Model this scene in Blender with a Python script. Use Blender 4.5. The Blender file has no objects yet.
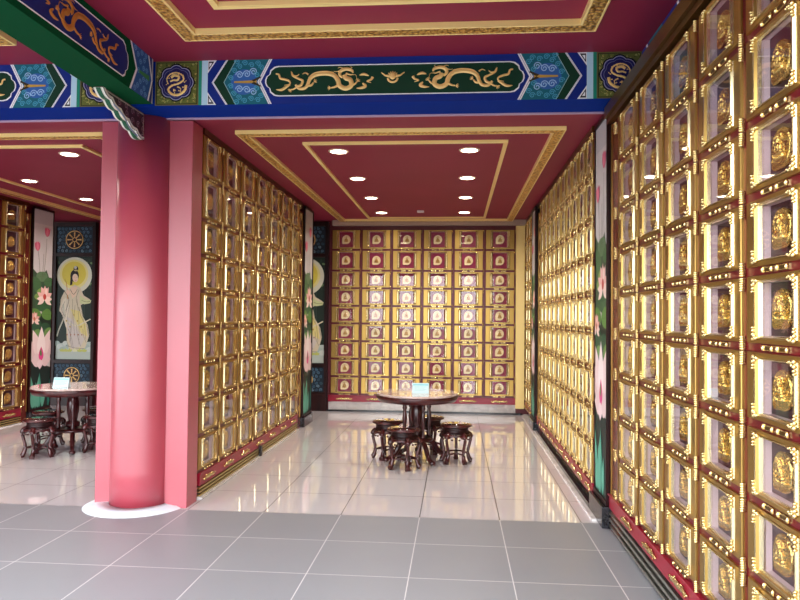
import bpy, math, random
from mathutils import Vector, Matrix
random.seed(7)
C = bpy.context.scene.collection
PI = math.pi
sc = bpy.context.scene

# ------------------------------------------------------------------ materials
def lin(c):
    return tuple(((v/255)/12.92 if v/255 <= .04045 else ((v/255+.055)/1.055)**2.4) for v in c[:3])
def pset(p, **k):
    names = dict(color='Base Color', metal='Metallic', rough='Roughness', spec='Specular IOR Level', coat='Coat Weight', coatr='Coat Roughness', trans='Transmission Weight', emis='Emission Strength', emc='Emission Color')
    for a, v in k.items():
        if a in ('color', 'emc'): v = (*v, 1)
        p.inputs[names[a]].default_value = v
def mat(name, color, **k):
    m = bpy.data.materials.new(name); m.use_nodes = True
    pset(m.node_tree.nodes['Principled BSDF'], color=lin(color), **k)
    return m
def nodes(m):
    nt = m.node_tree
    return nt, nt.nodes, nt.links, nt.nodes['Principled BSDF']
def vary(m, c1, c2, scale=5, detail=4, bump=0, rough=None, coords='Object', dist=0, stretch=None):
    nt, N, L, p = nodes(m)
    tc = N.new('ShaderNodeTexCoord'); mp = N.new('ShaderNodeMapping')
    L.new(tc.outputs[coords], mp.inputs[0])
    if stretch: mp.inputs['Scale'].default_value = stretch
    n = N.new('ShaderNodeTexNoise'); n.inputs['Scale'].default_value = scale; n.inputs['Detail'].default_value = detail
    n.inputs['Distortion'].default_value = dist
    L.new(mp.outputs[0], n.inputs['Vector'])
    r = N.new('ShaderNodeValToRGB'); r.color_ramp.elements[0].position = .35; r.color_ramp.elements[1].position = .65
    r.color_ramp.elements[0].color = (*lin(c1), 1); r.color_ramp.elements[1].color = (*lin(c2), 1)
    L.new(n.outputs['Fac'], r.inputs[0]); L.new(r.outputs[0], p.inputs['Base Color'])
    if bump:
        b = N.new('ShaderNodeBump'); b.inputs['Strength'].default_value = bump; b.inputs['Distance'].default_value = .01
        L.new(n.outputs['Fac'], b.inputs['Height']); L.new(b.outputs[0], p.inputs['Normal'])
    return m

M = {}
M['column_red'] = vary(mat('column_red', (176, 60, 76), rough=.45, spec=.9, coat=1, coatr=.42), (173, 58, 74), (179, 62, 79), scale=2)
M['ceiling_red'] = vary(mat('ceiling_red', (142, 36, 64), rough=.55, spec=.3), (139, 34, 62), (145, 38, 67), scale=1.5)
M['wall_red'] = mat('wall_red', (110, 20, 35), rough=.4)
M['lacquer'] = mat('lacquer', (98, 10, 24), rough=.28)
M['reveal'] = mat('reveal', (218, 192, 194), rough=.4)
M['velvet_dark'] = mat('velvet_dark', (54, 15, 30), rough=.4)
M['velvet'] = mat('velvet', (150, 12, 66), rough=.4)
M['plinth_red'] = mat('plinth_red', (150, 18, 46), rough=.3)
M['gold'] = mat('gold', (184, 149, 80), metal=.88, rough=.3)
M['gold_edge_glint'] = mat('gold_edge_glint', (224, 208, 162), metal=.85, rough=.22)  # paler copy of the gold: cream reflections on beads and bevels put into colour
M['gold_bright'] = mat('gold_bright', (232, 208, 146), metal=.9, rough=.2)
M['gold_med'] = mat('gold_med', (226, 192, 112), metal=.95, rough=.22)
def lumpy(m, sc_, st):
    nt, N, L, p = nodes(m); tc = N.new('ShaderNodeTexCoord'); v = N.new('ShaderNodeTexNoise'); v.inputs['Scale'].default_value = sc_; v.inputs['Detail'].default_value = 1.5
    L.new(tc.outputs['Object'], v.inputs['Vector']); b = N.new('ShaderNodeBump'); b.inputs['Strength'].default_value = st; b.inputs['Distance'].default_value = .01
    L.new(v.outputs[0], b.inputs['Height']); L.new(b.outputs[0], p.inputs['Normal'])
lumpy(M['gold_med'], 90, .8)
M['gold_pale'] = mat('gold_pale', (255, 234, 184), metal=.15, rough=.3)
M['gold_fig'] = mat('gold_fig', (196, 150, 84), metal=.7, rough=.35)
M['gold_paint'] = mat('gold_paint', (246, 206, 130), metal=.15, rough=.4)
M['cornice'] = mat('cornice', (176, 152, 140), rough=.4)
M['strip'] = mat('strip_brown', (112, 44, 34), metal=.35, rough=.25)
M['bronze'] = mat('bronze', (104, 74, 34), metal=.7, rough=.3)
def relief_gold(name, c1, c2, scale):
    m = mat(name, c1, metal=.75, rough=.32)
    nt, N, L, p = nodes(m)
    tc = N.new('ShaderNodeTexCoord'); v = N.new('ShaderNodeTexVoronoi'); v.inputs['Scale'].default_value = scale
    L.new(tc.outputs['Object'], v.inputs['Vector'])
    r = N.new('ShaderNodeValToRGB'); r.color_ramp.elements[0].color = (*lin(c1), 1); r.color_ramp.elements[1].color = (*lin(c2), 1)
    r.color_ramp.elements[0].position = .3; r.color_ramp.elements[1].position = .8
    L.new(v.outputs['Distance'], r.inputs[0]); L.new(r.outputs[0], p.inputs['Base Color'])
    b = N.new('ShaderNodeBump'); b.inputs['Strength'].default_value = .9; b.inputs['Distance'].default_value = .02; b.invert = True
    L.new(v.outputs['Distance'], b.inputs['Height']); L.new(b.outputs[0], p.inputs['Normal'])
    return m
M['mould_gold'] = relief_gold('mould_gold', (250, 206, 112), (176, 120, 50), 40)
M['mould_plain'] = mat('mould_plain', (255, 228, 150), metal=.1, rough=.3)
M['wood'] = vary(mat('rosewood', (58, 18, 20), rough=.28, coat=.3, coatr=.1), (46, 12, 15), (78, 24, 24), scale=14, stretch=(1, 1, .2))
M['wood_top'] = mat('polished_top', (66, 30, 30), rough=.12, coat=1, coatr=.03)
M['wood_dark'] = vary(mat('dark_wood', (34, 14, 14), rough=.4, spec=.25), (26, 10, 11), (46, 18, 18), scale=10, stretch=(1, 1, .2))
M['marble'] = vary(mat('table_marble', (214, 190, 180), rough=.07, coat=.6, coatr=.03), (196, 168, 158), (228, 208, 200), scale=7, dist=1.5)
M['white_marble'] = vary(mat('white_marble', (225, 220, 216), rough=.15), (205, 200, 198), (238, 234, 230), scale=5, dist=1)
M['granite'] = vary(mat('black_granite', (28, 28, 32), rough=.18), (16, 16, 20), (44, 44, 50), scale=90)
M['steel'] = mat('steel', (175, 172, 160), metal=.9, rough=.3)
M['vent_gold'] = mat('vent_gold', (214, 190, 128), metal=.8, rough=.35)
M['black'] = mat('black_gap', (12, 10, 10), rough=.6)
M['ring_white'] = vary(mat('ring_white', (224, 240, 248), rough=.35), (215, 236, 246), (236, 248, 252), scale=8)
M['beam_green'] = mat('beam_green', (10, 72, 42), rough=.7, spec=.05)
M['beam_blue'] = mat('beam_blue', (10, 48, 140), rough=.7, spec=.05)
M['trim_pale'] = mat('trim_pale', (190, 160, 185), rough=.5)
M['outside'] = vary(mat('pavement', (98, 104, 92), rough=.8), (88, 96, 82), (108, 112, 100), scale=.6)
M['acrylic'] = mat('acrylic', (205, 236, 240), rough=.08, spec=.6)
M['acrylic_white'] = mat('card_white', (235, 246, 248), rough=.3)
M['sensor'] = mat('sensor_white', (225, 215, 220), rough=.4)
M['rim'] = mat('lamp_rim', (235, 215, 190), rough=.4)
M['lamp'] = mat('lamp_glow', (255, 240, 215), rough=.5, emc=lin((255, 236, 205)), emis=16)
# painted surfaces: colours of the paint stored per face
mp = bpy.data.materials.new('paint'); mp.use_nodes = True
nt, N, L, p = nodes(mp); at = N.new('ShaderNodeAttribute'); at.attribute_name = 'Col'
L.new(at.outputs['Color'], p.inputs['Base Color']); p.inputs['Roughness'].default_value = .5; p.inputs['Specular IOR Level'].default_value = .3
M['paint'] = mp
# glass: a clear pane that mirrors by Fresnel
mg = bpy.data.materials.new('glass'); mg.use_nodes = True
nt = mg.node_tree; N = nt.nodes; L = nt.links; N.remove(N['Principled BSDF'])
tr = N.new('ShaderNodeBsdfTransparent'); gl = N.new('ShaderNodeBsdfGlossy'); gl.inputs['Roughness'].default_value = .02
fr = N.new('ShaderNodeFresnel'); ge = N.new('ShaderNodeNewGeometry'); mr = N.new('ShaderNodeMapRange'); mr.inputs['To Min'].default_value = 1.5; mr.inputs['To Max'].default_value = 1/1.5; L.new(ge.outputs['Backfacing'], mr.inputs[0]); L.new(mr.outputs[0], fr.inputs['IOR']); mx = N.new('ShaderNodeMixShader')
L.new(fr.outputs[0], mx.inputs[0]); L.new(tr.outputs[0], mx.inputs[1]); L.new(gl.outputs[0], mx.inputs[2])
L.new(mx.outputs[0], N['Material Output'].inputs['Surface'])
M['glass'] = mg

def tile_mat(name, c1, c2, joint, jw, rough, x0, y0, T=.6, coat=0, spec=.5):
    m = mat(name, c1, rough=rough, coat=coat, coatr=.03, spec=spec)
    nt, N, L, p = nodes(m)
    geo = N.new('ShaderNodeNewGeometry'); sp = N.new('ShaderNodeSeparateXYZ'); L.new(geo.outputs['Position'], sp.inputs[0])
    def mth(op, a, b=None):
        n = N.new('ShaderNodeMath'); n.operation = op
        for i, v in enumerate((a, b)):
            if v is None: continue
            if isinstance(v, (int, float)): n.inputs[i].default_value = v
            else: L.new(v, n.inputs[i])
        return n.outputs[0]
    ms = []; cells = []
    for o, off in ((sp.outputs[0], x0), (sp.outputs[1], y0)):
        q = mth('DIVIDE', mth('SUBTRACT', o, off), T)
        fl = mth('FLOOR', q); fc = mth('SUBTRACT', q, fl)
        d = mth('MINIMUM', fc, mth('SUBTRACT', 1.0, fc))
        ms.append(mth('LESS_THAN', d, jw/T/2)); cells.append(fl)
    joint_m = mth('MAXIMUM', ms[0], ms[1])
    cb = N.new('ShaderNodeCombineXYZ'); L.new(cells[0], cb.inputs[0]); L.new(cells[1], cb.inputs[1])
    wn = N.new('ShaderNodeTexWhiteNoise'); L.new(cb.outputs[0], wn.inputs[0])
    nz = N.new('ShaderNodeTexNoise'); nz.inputs['Scale'].default_value = 3; nz.inputs['Detail'].default_value = 6; L.new(geo.outputs['Position'], nz.inputs['Vector'])
    f = mth('ADD', mth('MULTIPLY', wn.outputs['Value'], .5), mth('MULTIPLY', nz.outputs['Fac'], .5))
    m1 = N.new('ShaderNodeMix'); m1.data_type = 'RGBA'; L.new(f, m1.inputs[0]); m1.inputs[6].default_value = (*lin(c1), 1); m1.inputs[7].default_value = (*lin(c2), 1)
    m2 = N.new('ShaderNodeMix'); m2.data_type = 'RGBA'; L.new(joint_m, m2.inputs[0]); L.new(m1.outputs[2], m2.inputs[6]); m2.inputs[7].default_value = (*lin(joint), 1)
    L.new(m2.outputs[2], p.inputs['Base Color'])
    rr = mth('ADD', rough, mth('MULTIPLY', joint_m, .3)); L.new(rr, p.inputs['Roughness'])
    return m
M['floor_grey'] = tile_mat('floor_grey', (140, 142, 147), (149, 151, 156), (214, 212, 212), .006, .42, -2.061, 5.177)
M['floor_white'] = tile_mat('floor_white', (226, 221, 224), (231, 227, 229), (70, 64, 64), .007, .04, -2.061, 5.177, coat=.6, spec=.8)

# ------------------------------------------------------------------ mesh tools
class MB:
    def __init__(s): s.v = []; s.f = []; s.mi = []; s.sm = []; s.col = []; s.cur = 0; s.smooth = False; s.c = (255, 255, 255)
    def vert(s, p): s.v.append(tuple(p)); return len(s.v)-1
    def face(s, idx, smooth=None):
        s.f.append(tuple(idx)); s.mi.append(s.cur); s.sm.append(s.smooth if smooth is None else smooth); s.col.append(s.c)
    def box(s, x0, x1, y0, y1, z0, z1):
        b = len(s.v)
        for z in (z0, z1):
            for x, y in ((x0, y0), (x1, y0), (x1, y1), (x0, y1)): s.v.append((x, y, z))
        for q in ((0, 3, 2, 1), (4, 5, 6, 7), (0, 1, 5, 4), (1, 2, 6, 5), (2, 3, 7, 6), (3, 0, 4, 7)):
            s.face([b+i for i in q], False)
        return s
    def lathe(s, prof, n=24, c=(0, 0), cap=True):
        b = len(s.v); k = len(prof)
        for r, z in prof:
            for i in range(n):
                a = 2*PI*i/n; s.v.append((c[0]+r*math.cos(a), c[1]+r*math.sin(a), z))
        for j in range(k-1):
            for i in range(n):
                s.face([b+j*n+i, b+j*n+(i+1) % n, b+(j+1)*n+(i+1) % n, b+(j+1)*n+i], True)
        if cap:
            s.face([b+i for i in range(n)][::-1], False); s.face([b+(k-1)*n+i for i in range(n)], False)
        return s
    def tube(s, pts, rad, n=8, flat=1.0):
        pts = [Vector(p) for p in pts]
        if not hasattr(rad, '__len__'): rad = [rad]*len(pts)
        b = len(s.v); up = Vector((0, 0, 1)); k = len(pts)
        for i, p in enumerate(pts):
            t = (pts[min(i+1, k-1)]-pts[max(i-1, 0)]).normalized()
            u = t.cross(up)
            if u.length < .05: u = t.cross(Vector((0, 1, 0)))
            u.normalize(); w = u.cross(t).normalized()
            for j in range(n):
                a = 2*PI*j/n; s.v.append(tuple(p+u*(rad[i]*math.cos(a)*flat)+w*(rad[i]*math.sin(a))))
        for i in range(k-1):
            for j in range(n): s.face([b+i*n+j, b+i*n+(j+1) % n, b+(i+1)*n+(j+1) % n, b+(i+1)*n+j], True)
        s.face([b+j for j in range(n)][::-1], False); s.face([b+(k-1)*n+j for j in range(n)], False)
        return s
    def ell(s, c, r, n=8, m=5, rot=0):
        b = len(s.v); ca, sa = math.cos(rot), math.sin(rot)
        def put(x, y, z):
            x, z = x*ca-z*sa, x*sa+z*ca; s.v.append((c[0]+x, c[1]+y, c[2]+z))
        put(0, 0, -r[2])
        for j in range(1, m):
            a = -PI/2+PI*j/m
            for i in range(n):
                t = 2*PI*i/n; put(r[0]*math.cos(a)*math.cos(t), r[1]*math.cos(a)*math.sin(t), r[2]*math.sin(a))
        put(0, 0, r[2]); e = len(s.v)-1
        for i in range(n): s.face([b, b+1+(i+1) % n, b+1+i], True); s.face([e, b+1+(m-2)*n+i, b+1+(m-2)*n+(i+1) % n], True)
        for j in range(m-2):
            for i in range(n): s.face([b+1+j*n+i, b+1+j*n+(i+1) % n, b+1+(j+1)*n+(i+1) % n, b+1+(j+1)*n+i], True)
        return s
    def ridge(s, pts, w, h, y=0):
        """raised painted ribbon in the xz plane, facing -y"""
        pts = [Vector(p) for p in pts]; k = len(pts)
        if not hasattr(w, '__len__'): w = [w]*k
        b = len(s.v)
        for i, p in enumerate(pts):
            t = (pts[min(i+1, k-1)]-pts[max(i-1, 0)]); t = t.normalized() if t.length else Vector((1, 0)); n = Vector((-t.y, t.x))
            for d, yy in ((-.5, 0), (-.25, h*.8), (0, h), (.25, h*.8), (.5, 0)):
                q = p+n*(w[i]*d); s.v.append((q.x, y-yy*min(1, w[i]/.02+.3), q.y))
        for i in range(k-1):
            for j in range(4): s.face([b+i*5+j, b+(i+1)*5+j, b+(i+1)*5+j+1, b+i*5+j+1], True)
        return s
    def data(s, name, mats):
        me = bpy.data.meshes.new(name); me.from_pydata(s.v, [], s.f)
        for m in (mats if isinstance(mats, (list, tuple)) else [mats]): me.materials.append(M[m] if isinstance(m, str) else m)
        me.polygons.foreach_set('material_index', s.mi); me.polygons.foreach_set('use_smooth', s.sm)
        me.update()
        return me
    def obj(s, name, mats, parent=None, loc=None, rotz=0):
        return link(name, s.data(name, mats), parent, loc, rotz)

def link(name, me, parent=None, loc=None, rotz=0):
    o = bpy.data.objects.new(name, me); C.objects.link(o)
    if parent: o.parent = parent
    if loc: o.location = loc
    if rotz: o.rotation_euler = (0, 0, rotz)
    return o
def bevel(o, w=.004, seg=2):
    m = o.modifiers.new('b', 'BEVEL'); m.width = w; m.segments = seg; m.limit_method = 'ANGLE'; m.angle_limit = .7
    return o
def thing(name, label, cat, loc=(0, 0, 0), rotz=0, group=None):
    o = bpy.data.objects.new(name, None); C.objects.link(o); o.location = loc; o.rotation_euler = (0, 0, rotz); o.empty_display_size = .1
    return tag(o, label, cat, group)
def tag(o, label, cat, group=None):
    o['label'] = label; o['category'] = cat
    if group: o['group'] = group
    return o
def struct(name, mb, m, loc=None, rotz=0):
    o = mb.obj(name, m, None, loc, rotz); o['kind'] = 'structure'; return o

# flat painting made of coloured shapes, local x right, z up, facing -y
class Paint:
    def __init__(s): s.v = []; s.f = []; s.c = []; s.k = 0
    def poly(s, pts, col):
        s.k += 1; y = -.00005*s.k; b = len(s.v)
        for x, z in pts: s.v.append((x, y, z))
        a = sum(pts[i][0]*pts[(i+1) % len(pts)][1]-pts[(i+1) % len(pts)][0]*pts[i][1] for i in range(len(pts)))
        idx = list(range(b, b+len(pts)))
        if a < 0: idx.reverse()
        s.f.append(idx); s.c.append(col); return s
    def rect(s, x0, x1, z0, z1, col): return s.poly([(x0, z0), (x1, z0), (x1, z1), (x0, z1)], col)
    def ell(s, cx, cz, rx, rz, col, n=28, rot=0):
        ca, sa = math.cos(rot), math.sin(rot)
        return s.poly([(cx+rx*math.cos(2*PI*i/n)*ca-rz*math.sin(2*PI*i/n)*sa, cz+rx*math.cos(2*PI*i/n)*sa+rz*math.sin(2*PI*i/n)*ca) for i in range(n)], col)
    def petal(s, x, z, ang, ln, w, col):
        pts = []
        for i in range(13):
            t = i/12; pts.append((t*ln, w*.5*math.sin(PI*t**.8)))
        pts += [(a, -b) for a, b in pts[-2:0:-1]]
        ca, sa = math.cos(ang), math.sin(ang)
        return s.poly([(x+a*ca-b*sa, z+a*sa+b*ca) for a, b in pts], col)
    def stroke(s, pts, w, col):
        k = len(pts)
        if not hasattr(w, '__len__'): w = [w]*k
        s.k += 1; y = -.00005*s.k; b = len(s.v)
        for i, p in enumerate(pts):
            t = Vector(pts[min(i+1, k-1)])-Vector(pts[max(i-1, 0)]); t = t.normalized() if t.length else Vector((1, 0)); n = Vector((-t.y, t.x))*w[i]/2
            s.v.append((p[0]-n.x, y, p[1]-n.y)); s.v.append((p[0]+n.x, y, p[1]+n.y))
        for i in range(k-1): s.f.append([b+2*i, b+2*i+2, b+2*i+3, b+2*i+1]); s.c.append(col)
        return s
    def spiral(s, x, z, r, col, w=.004, dirn=1, turns=1.6, a0=0):
        n = 18
        return s.stroke([(x+dirn*r*(1-t*.85)*math.cos(a0+2*PI*turns*t), z+r*(1-t*.85)*math.sin(a0+2*PI*turns*t)) for t in [i/n for i in range(n+1)]], w, col)
    def data(s, name, sx=1, sz=1):
        me = bpy.data.meshes.new(name); me.from_pydata([(x*sx, y, z*sz) for x, y, z in s.v], [], s.f if sx*sz > 0 else [f[::-1] for f in s.f])
        me.materials.append(M['paint']); ca = me.color_attributes.new('Col', 'FLOAT_COLOR', 'CORNER'); vals = []
        for p_ in me.polygons: vals += [*lin(s.c[p_.index]), 1]*p_.loop_total
        ca.data.foreach_set('color', vals); me.update(); return me
    def obj(s, name, parent=None, loc=None, rotz=0): return link(name, s.data(name), parent, loc, rotz)

def smoothline(pts, n=6):
    out = []
    P = [pts[0]]+list(pts)+[pts[-1]]
    for i in range(1, len(P)-2):
        for k in range(n):
            t = k/n; a, b, c, d = P[i-1], P[i], P[i+1], P[i+2]
            out.append(tuple(.5*((2*b[j])+(-a[j]+c[j])*t+(2*a[j]-5*b[j]+4*c[j]-d[j])*t*t+(-a[j]+3*b[j]-3*c[j]+d[j])*t**3) for j in range(len(b))))
    out.append(tuple(pts[-1])); return out

# ------------------------------------------------------------------ camera
YAW, PITCH, ROLL, F = 8.18017380e-02, 2.61132426e-02, 9.71966974e-03, 681.424
CH = 1.504
fw = Vector((-math.sin(YAW)*math.cos(PITCH), math.cos(YAW)*math.cos(PITCH), math.sin(PITCH)))
r0 = Vector((math.cos(YAW), math.sin(YAW), 0)); u0 = r0.cross(fw)
rt = math.cos(ROLL)*r0+math.sin(ROLL)*u0; up = -math.sin(ROLL)*r0+math.cos(ROLL)*u0
cam = bpy.data.cameras.new('camera'); co = bpy.data.objects.new('camera', cam); C.objects.link(co)
co.matrix_world = Matrix(((rt.x, up.x, -fw.x, 0), (rt.y, up.y, -fw.y, 0), (rt.z, up.z, -fw.z, CH), (0, 0, 0, 1)))
cam.sensor_width = 36; cam.lens = 36*F/800; cam.clip_start = .05; cam.clip_end = 300
sc.camera = co

# ------------------------------------------------------------------ key dimensions
XL, XR, XN = -2.1, 1.1, 1.12          # faces of the left bay wall, right bay wall, near right wall
YB = 10.85; ZC = 3.064; ZF = 3.397; YF = 4.87; P3 = 3.87
DEP = .05
YT = 5.177                           # where the white tiles start

# ------------------------------------------------------------------ setting
struct('floor', MB().box(-14, 1.7, -5, YT, -.1, 0), 'floor_grey')
struct('floor_bay', MB().box(-14, 1.7, YT, 11.3, -.1, 0), 'floor_white')
struct('floor_outside', MB().box(-60, 60, -80, -5, -.2, -.1), 'outside')
struct('ceiling_front', MB().box(-14, 1.7, 2.0, YF+.33, ZF, ZF+.15), 'ceiling_red')
struct('ceiling_bay', MB().box(-14, 1.7, YF+.33, 11.3, ZC, ZC+.5), 'ceiling_red')
struct('wall_light_blocker', MB().box(-14, 1.7, 2.0, 2.15, ZF-.68, ZF-.001), 'ceiling_red')  # unseen drop added at the roof edge to keep daylight off upper parts
struct('wall_back', MB().box(-14, 1.7, YB+DEP+.005, YB+.45, 0, ZC), 'wall_red')
struct('wall_right', MB().box(XR+DEP+.005, 1.7, 5.05, YB+DEP+.005, 0, ZC), 'wall_red')
struct('wall_right_front', MB().box(XN+DEP+.005, 1.7, 1.0, 5.05, 0, 3.045), 'wall_red')
struct('wall_right_above', MB().box(1.55, 1.7, 2.0, 5.05, 3.05, ZF), 'wall_red')
struct('wall_divider', MB().box(-2.85+.03, XL-DEP-.005, 5.43, 9.72, 0, ZC), 'wall_red')
struct('wall_divider_left', MB().box(-6.69, -5.97-DEP-.005, 5.46, 9.62, 0, ZC), 'wall_red')
struct('wall_far_left', MB().box(-14.1, -14, YT, 11.3, 0, ZC), 'wall_red')

def rect_trim(name, x0, x1, y0, y1, w, h, z, mats=('mould_plain', 'mould_gold'), open_near=False):
    """moulding hung under the ceiling: stepped profile, plain sides and a carved underside"""
    prof = [(0, 0), (0, -h), (w*.07, -h*1.06), (w*.12, -h), (w*.86, -h), (w*.9, -h*1.06), (w, -h), (w, 0)]
    pm = [0, 0, 0, 1, 0, 0, 0]
    mb = MB(); b = 0
    for d, dz in prof:
        for x, y in ((x0+d, y0+d), (x1-d, y0+d), (x1-d, y1-d), (x0+d, y1-d)): mb.vert((x, y, z+dz))
    for i in range(len(prof)-1):
        mb.cur = pm[i]
        for j in range(4): mb.face([i*4+j, i*4+(j+1) % 4, (i+1)*4+(j+1) % 4, (i+1)*4+j], False)
    return struct(name, mb, list(mats))
k = 1
for dx in (0, -P3):
    rect_trim('trim_%d' % k, -1.86+dx, .88+dx, 5.55, 10.78, .10, .031, ZC); k += 1
    rect_trim('trim_%d' % k, -1.375+dx, .445+dx, 5.95, 10.5, .035, .022, ZC, ('mould_plain', 'mould_plain')); k += 1
for x0, x1 in ((-1.84, .885), (-5.75, -3.04)):
    rect_trim('trim_%d' % k, x0, x1, 2.4, 4.43, .115, .038, ZF); k += 1
    rect_trim('trim_%d' % k, x0+.36, x1-.26, 2.8, 3.99, .04, .03, ZF, ('mould_plain', 'mould_plain')); k += 1
struct('trim_%d' % k, MB().box(-14, XN, YF+.305, YF+.33, ZC-.012, ZC-.0005), 'trim_pale'); k += 1
struct('trim_%d' % k, MB().box(XL+.12, XR, YB-.09, YB-.001, 2.975, ZC-.001), 'cornice'); k += 1   # pale cornice over the back niches

# ------------------------------------------------------------------ niches
def frame_mesh(w, h, ws, wt):
    """mitred gilt frame, local x centred, z from 0, front at -y"""
    mb = MB(); ox = w/2-.025; z0 = .032; z1 = h-.002
    prof = [(0, .0), (0, -.009), (.04, -.012), (.58, -.012), (.62, -.006), (.67, -.006), (.71, -.019), (.80, -.019), (.87, -.010), (1, .000), (1, .008)]
    for t, y in prof:
        a = t*ws; c = t*wt
        for x, z in ((-ox+a, z0+c), (ox-a, z0+c), (ox-a, z1-c), (-ox+a, z1-c)): mb.vert((x, y, z))
    for i in range(len(prof)-1):
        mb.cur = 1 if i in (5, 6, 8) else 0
        for j in range(4): mb.face([i*4+j, i*4+(j+1) % 4, (i+1)*4+(j+1) % 4, (i+1)*4+j], False)
    return mb
def case_mesh(w, h, ws, wt):
    mb = MB(); W = w/2-.0005; iw = w/2-.025-ws; b0 = .032+wt; b1 = h-.002-wt
    o = [(-W, .0005), (W, .0005), (W, h-.0005), (-W, h-.0005)]; n = [(-iw, b0), (iw, b0), (iw, b1), (-iw, b1)]
    for y, ring in ((DEP, o), (0, o), (0, n), (.030, n), (DEP, n)):
        for x, z in ring: mb.vert((x, y, z))
    for i in range(3):
        mb.cur = 1 if i == 2 else 0
        for j in range(4): mb.face([i*4+j, i*4+(j+1) % 4, (i+1)*4+(j+1) % 4, (i+1)*4+j], False)
    mb.cur = 0; mb.face([0, 3, 2, 1], False)
    return mb
def medallion_mesh():
    mb = MB(); n = 36; R = .068
    def out(a, s):
        # round leaf with its tip at the lower left
        d = (a-PI*1.25+PI) % (2*PI)-PI
        r = R*(1+.33*math.exp(-(d/.3)**2))
        return r*s*math.cos(a), r*s*math.sin(a)*1.06
    prof = [(.97, .0195), (1, -.004), (.95, -.011), (.89, -.011), (.85, -.007), (.6, -.016), (.3, -.021)]
    for s_, y in prof:
        for i in range(n): x, z = out(2*PI*i/n, s_); mb.vert((x, y, z))
    for j in range(len(prof)-1):
        for i in range(n): mb.face([j*n+i, j*n+(i+1) % n, (j+1)*n+(i+1) % n, (j+1)*n+i], True)
    c = mb.vert((0, -.022, 0))
    for i in range(n): mb.face([(len(prof)-1)*n+i, (len(prof)-1)*n+(i+1) % n, c], True)
    mb.cur = 1
    # seated figure in relief: halo, head, body, arms, crossed legs, lotus seat
    for cx, cz, rx, rz, ry in ((0, .026, .0105, .0125, .014), (0, .039, .005, .006, .01), (0, .002, .017, .02, .014), (-.018, -.001, .007, .017, .012), (.018, -.001, .007, .017, .012),
                               (0, -.021, .033, .0085, .014), (-.02, -.018, .013, .008, .014), (.02, -.018, .013, .008, .014)):
        mb.ell((cx, -.02, cz), (rx, ry, rz), 10, 6)
    for i in range(7):
        mb.ell(((i-3)*.0095, -.016, -.034+abs(i-3)*.001), (.0055, .012, .0075), 6, 4)
    for i in range(9):
        a = PI*(i/8)*.9+PI*.05; mb.ell((.025*math.cos(a), -.016, .028+.02*math.sin(a)), (.004, .008, .004), 6, 4)
    return mb
def corner_mesh(sx, sz):
    mb = MB()
    for i, (dx, dz, r) in enumerate(((0, 0, .011), (-.013, .003, .008), (.004, .016, .008), (-.024, .001, .006), (.003, .03, .0065), (-.009, .012, .006), (.006, .041, .0045), (-.033, .004, .004))):
        mb.ell((sx*dx, 0, sz*dz), (r, .009, r*(.8+.06*i)), 6, 4, i*1.3)
    return mb
CORN = {(sx, sz): corner_mesh(sx, sz).data('corner_ornament', 'gold_bright') for sx in (-1, 1) for sz in (-1, 1)}
_x = MB()
for i in range(6): _x.ell((0, 0, .0065+i*.009), (.010-.001*i, .016, .0055), 6, 4)
CROSS = _x.data('stile_ornament', 'gold_bright')
_x.v = [(a, b, -c) for a, b, c in _x.v]; _x.f = [f[::-1] for f in _x.f]; CROSS2 = _x.data('stile_ornament', 'gold_bright')
def plaque_mesh():
    """little gilt name plates on the red rail under the opening"""
    mb = MB()
    for sx in (0,):
        mb.cur = 0; mb.box(sx-.034, sx+.034, -.012, .0, -.010, .010)
        mb.cur = 1; mb.box(sx-.021, sx+.021, -.014, -.012, -.006, .006)
        mb.cur = 0
        for d in (-.034, .034): mb.ell((sx+d, -.012, 0), (.007, .009, .012), 6, 4)
    return mb
MED = medallion_mesh(); MED.v = [(a, b*.7, c) for a, b, c in MED.v]
PLATE = plaque_mesh().data('name_plate', ['gold_bright', 'bronze'])
med_meshes = {}
def medmesh(m):
    if m not in med_meshes: med_meshes[m] = MED.data('medallion', [m, 'gold_fig' if m == 'gold_pale' else m])
    return med_meshes[m]
ROWS = [(.275+.283*i, .283) for i in range(7)]+[(2.256, .335), (2.591, .335)]
ROWS_BAY = [(.225+.297*i, .297) for i in range(7)]+[(2.304, .36), (2.664, .36)]
kits = {}
def kit(w, h):
    key = (round(w, 3), round(h, 3))
    if key not in kits:
        ws = .110 if w > .4 else .06; wt = .028
        iw = w/2-.025-ws; b0 = .032+wt; b1 = h-.002-wt
        kits[key] = dict(
            frame=frame_mesh(w, h, ws, wt).data('frame', ['gold', 'gold_edge_glint']),
            case=case_mesh(w, h, ws, wt).data('case', ['lacquer', 'reveal']),
            back=MB().box(-iw+.0005, iw-.0005, .0305, .0355, b0+.0005, b1-.0005).data('back_panel', 'velvet'),
            back2=MB().box(-iw+.0005, iw-.0005, .0305, .0355, b0+.0005, b1-.0005).data('back_panel', 'velvet_dark'),
            glass=MB().box(-iw+.0005, iw-.0005, -.0115, -.0095, b0+.0005, b1-.0005).data('glass_pane', 'glass'),
            mid=(b0+b1)/2, cx=w/2-.025-ws*.72, c0=.032+wt*.6, c1=h-.002-wt*.6)
    return kits[key]
ORD = ['bottom', 'second', 'third', 'fourth', 'fifth', 'sixth', 'seventh', 'eighth', 'top']
ORDC = ['first', 'second', 'third', 'fourth', 'fifth', 'sixth', 'seventh', 'eighth', 'ninth', 'tenth']
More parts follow.
